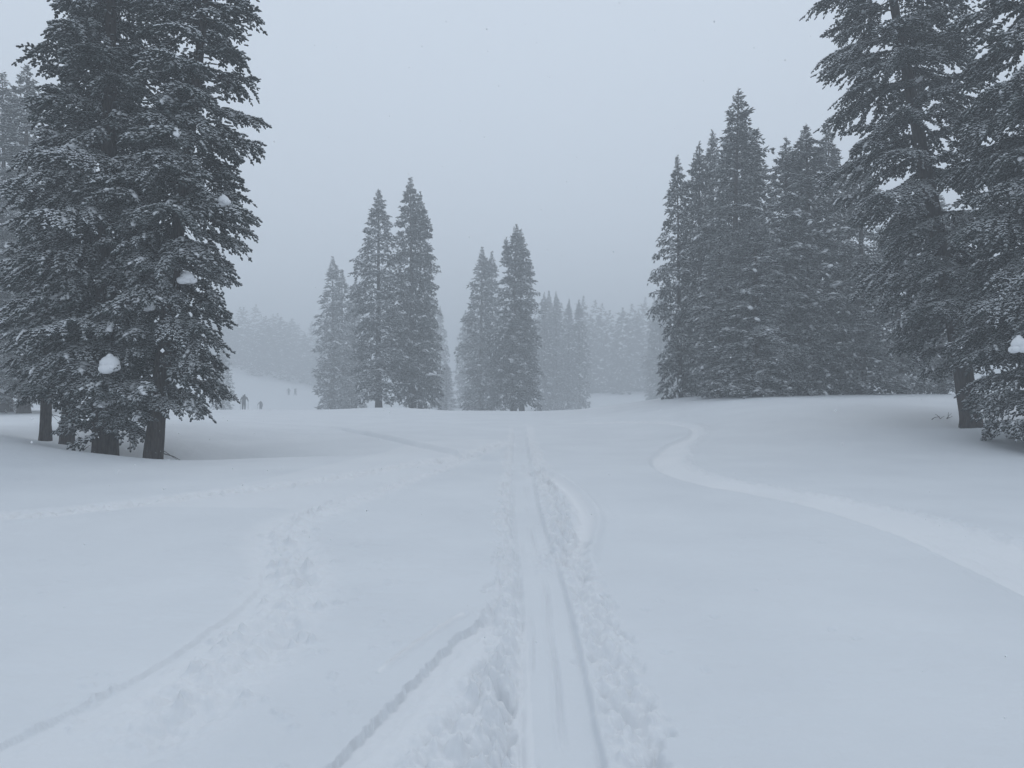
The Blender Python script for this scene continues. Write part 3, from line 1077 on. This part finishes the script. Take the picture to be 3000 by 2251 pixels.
def person(label, group, x, y, h, face, arm_l, arm_r, stride, bend, pack=True, poles=('', '')):
    """h standing height; face = heading angle (0 = away from the camera); arms = hand positions (side, forward, up) as parts of h"""
    root = link(bpy.data.objects.new('person', None))
    zg = ground_z(x, y) - 0.06
    root.location = (x, y, zg)
    root.rotation_euler = (0, 0, face)
    tag(root, label, 'person', group)
    J, Rr, E = [], [], []

    def v(p, r, parent=None):
        J.append(Vector(p) * h)
        Rr.append(r * h * 1.12)
        if parent is not None:
            E.append((parent, len(J) - 1))
        return len(J) - 1
    b = bend
    pel = v((0, 0, 0.52), 0.088)
    wst = v((0, 0.04 * b, 0.61), 0.085, pel)
    chest = v((0, 0.12 * b, 0.73), 0.098, wst)
    neck = v((0, 0.19 * b, 0.83), 0.05, chest)
    head = v((0, 0.235 * b, 0.885), 0.058, neck)
    crown_ = v((0, 0.25 * b, 0.955), 0.046, head)
    nose = v((0, 0.25 * b + 0.05, 0.90), 0.022, head)
    hands = []
    for sg, hp in ((-1, arm_l), (1, arm_r)):
        sh = v((sg * 0.105, 0.13 * b, 0.785), 0.052, chest)
        hand = Vector(hp)
        shp = Vector((sg * 0.105, 0.13 * b, 0.785))
        el = (shp + hand) / 2 + Vector((sg * 0.035, -0.05, -0.02))
        e = v(el, 0.036, sh)
        w = v(hand, 0.026, e)
        d = (hand - el).normalized()
        pal = v(hand + d * 0.028, 0.026, w)
        for k in range(4):      # gloved fingers curled round the grip, and the thumb
            o = Vector((0, 0.018, 0.016 - 0.011 * k))
            f1 = v(hand + d * 0.045 + o * 0.7, 0.008, pal)
            v(hand + d * 0.05 + o + Vector((-sg * 0.014, 0.006, -0.006)), 0.007, f1)
        v(hand + d * 0.03 + Vector((-sg * 0.02, 0.02, 0.012)), 0.008, pal)
        hands.append(hand + d * 0.035)
    for sg in (-1, 1):
        st = stride * sg
        hip = v((sg * 0.055, 0, 0.48), 0.072, pel)
        kn = v((sg * 0.06, 0.05 + st * 0.6, 0.27), 0.05, hip)
        an = v((sg * 0.06, st, 0.055), 0.036, kn)
        v((sg * 0.062, st + 0.085, 0.025), 0.032, an)
    me = bpy.data.meshes.new('body')
    me.from_pydata([tuple(p) for p in J], E, [])
    me.materials.append(M_COAT)
    o = link(bpy.data.objects.new('body', me), root)
    sk = o.modifiers.new('skin', 'SKIN')
    if not me.skin_vertices:
        with bpy.context.temp_override(object=o, active_object=o):
            bpy.ops.mesh.customdata_skin_add()
    for q, r in zip(me.skin_vertices[0].data, Rr):
        q.radius = (r, r)
    me.skin_vertices[0].data[pel].use_root = True
    sk.use_smooth_shade = True
    o.modifiers.new('sub', 'SUBSURF').levels = 1
    o.modifiers['sub'].render_levels = 2
    if pack:
        g = Geo()
        rng = np.random.default_rng(9)
        g.add(*blob((0, 0.12 * b - 0.115, 0.715), (0.095, 0.07, 0.15), rng, 12, 8, 0.04))
        g.add(*blob((0, 0.12 * b - 0.105, 0.86), (0.08, 0.055, 0.035), rng, 10, 6, 0.04))
        vv, ff, mm = g.get()
        link(bpy.data.objects.new('backpack', np_mesh('backpack', vv * h, ff, [M_PACK], mm)), root)
    cf, sf = math.cos(face), math.sin(face)
    for hd, lab in zip(hands, poles):
        if not lab:
            continue
        hw = Vector((hd.x * h * cf - hd.y * h * sf, hd.x * h * sf + hd.y * h * cf, hd.z * h)) + Vector((x, y, zg))
        tipx, tipy = hw.x + 0.10 * sf, hw.y - 0.10 * cf
        tip = Vector((tipx, tipy, ground_z(tipx, tipy) - 0.08))
        pr = link(bpy.data.objects.new('ski_pole', None))
        pr.location = tip
        tag(pr, lab, 'ski pole', 'ski poles planted by the skiers')
        d = hw - tip
        top = d * 1.07
        link(bpy.data.objects.new('shaft', np_mesh('shaft', *tube([Vector((0, 0, 0)), d * 0.5, d], 0.016, 6), [M_POLE])), pr)
        link(bpy.data.objects.new('grip', np_mesh('grip', *tube([d * 0.95, d, top], 0.026, 6), [M_PACK])), pr)
        vv, ff = blob(d * 0.09, (0.06, 0.06, 0.012), np.random.default_rng(1), 10, 4, 0.0)
        link(bpy.data.objects.new('basket', np_mesh('basket', vv, ff, [M_PACK])), pr)
    return root


GP = 'skiers climbing the clearing'
person('bent skier in dark bulky clothing planting a pole, beside the small pale spruce', GP, at(714, 86), 86.0, 1.9, R(8),
       (-0.17, 0.02, 0.50), (0.22, 0.14, 0.56), 0.03, 1.25, True, ('pole on the tree side of the bent skier', 'pole planted out front by the bent skier'))
person('lone skier reaching one arm out to a pole in the open hollow', GP, at(764, 118), 118.0, 1.68, R(25),
       (-0.25, 0.10, 0.60), (0.15, 0.05, 0.48), 0.02, 0.8, True, ('pole held at arm length by the lone skier in the hollow', ''))
person('far skier of the pair on the slope holding one arm out', GP, at(846, 178), 178.0, 1.75, R(15),
       (-0.23, 0.08, 0.58), (0.17, 0.04, 0.50), 0.03, 0.7, True, ('pole held out by a skier of the pair on the slope', ''))
person('far skier of the pair on the slope in mid-stride, legs apart', GP, at(864, 177), 177.0, 1.8, R(-40),
       (-0.15, 0.10, 0.52), (0.16, 0.10, 0.50), 0.12, 0.7, True, ('', ''))

# ------------------------------------------------------------------ twigs poking out of the snow
def twig(label, px, py, n, seed):
    rng = np.random.default_rng(seed)
    x, y = unproject(px * 2212 / 3000, py * 2212 / 3000)
    g = Geo()
    for k in range(n):
        p = np.array([rng.uniform(-0.12, 0.12), 0, -0.05])
        pts = [p]
        d = np.array([rng.uniform(-1, 1), rng.uniform(-0.4, 0.4), rng.uniform(0.3, 0.8)])
        for q in range(4):
            d = d + rng.normal(0, 0.25, 3)
            d /= np.linalg.norm(d)
            pts.append(pts[-1] + d * 0.07)
        g.add(*tube(pts, np.linspace(0.012, 0.004, 5), 4))
    o = link(bpy.data.objects.new('twig', g.mesh('twig', [M_BARK])))
    o.location = (x, y, ground_z(x, y))
    tag(o, label, 'twig')


twig('bare forked twig poking from snow before the bare leaning trunk', 2765, 1229, 5, 1)
twig('low bare twig lying in the hollow before the leaning trunk', 2715, 1228, 2, 2)
twig('curled dead twig sticking from snow by the thick left trunk', 246, 1322, 4, 3)

# ------------------------------------------------------------------ falling snow
def snowfall():
    rng = np.random.default_rng(42)
    n = 4200
    c = np.stack([rng.uniform(-15, 15, n), rng.uniform(3.2, 16, n), rng.uniform(0.15, 9.0, n)], -1)
    r = 0.0035 + 0.0065 * rng.random(n) ** 2.2
    base = np.array([(1, 0, 0), (-1, 0, 0), (0, 1, 0), (0, -1, 0), (0, 0, 1), (0, 0, -1)], float)
    f = np.array([(0, 2, 4), (2, 1, 4), (1, 3, 4), (3, 0, 4), (2, 0, 5), (1, 2, 5), (3, 1, 5), (0, 3, 5)])
    V = (c[:, None] + base[None] * (r[:, None, None] * rng.uniform(0.6, 1.3, (n, 6, 1)))).reshape(-1, 3)
    F = (f[None] + (np.arange(n) * 6)[:, None, None]).reshape(-1, 3)
    o = link(bpy.data.objects.new('falling_snow', np_mesh('falling_snow', V, F, [M_CLUMP])))
    tag(o, 'scattered snowflakes falling through the air', None, None, 'stuff')


snowfall()

# ------------------------------------------------------------------ fog
hz_v = [(sx * 660, sy * 660, z) for z in (-9.0, 33.0) for sy in (-1, 1) for sx in (-1, 1)]
hz_f = [(0, 2, 3, 1), (4, 5, 7, 6), (0, 1, 5, 4), (2, 6, 7, 3), (0, 4, 6, 2), (1, 3, 7, 5)]
me = bpy.data.meshes.new('haze')
me.from_pydata(hz_v, [], hz_f)
hm = bpy.data.materials.new('fog')
hm.use_nodes = True
hm.node_tree.nodes.clear()
ho = hm.node_tree.nodes.new('ShaderNodeOutputMaterial')
hp = hm.node_tree.nodes.new('ShaderNodeVolumePrincipled')
hp.inputs['Color'].default_value = (0.765, 0.79, 0.81, 1)
hp.inputs['Density'].default_value = 0.0075
hp.inputs['Anisotropy'].default_value = 0.15
hm.node_tree.links.new(hp.outputs[0], ho.inputs['Volume'])
me.materials.append(hm)
haze = link(bpy.data.objects.new('haze', me))
tag(haze, 'pale snow fog filling the whole clearing', None, None, 'stuff')
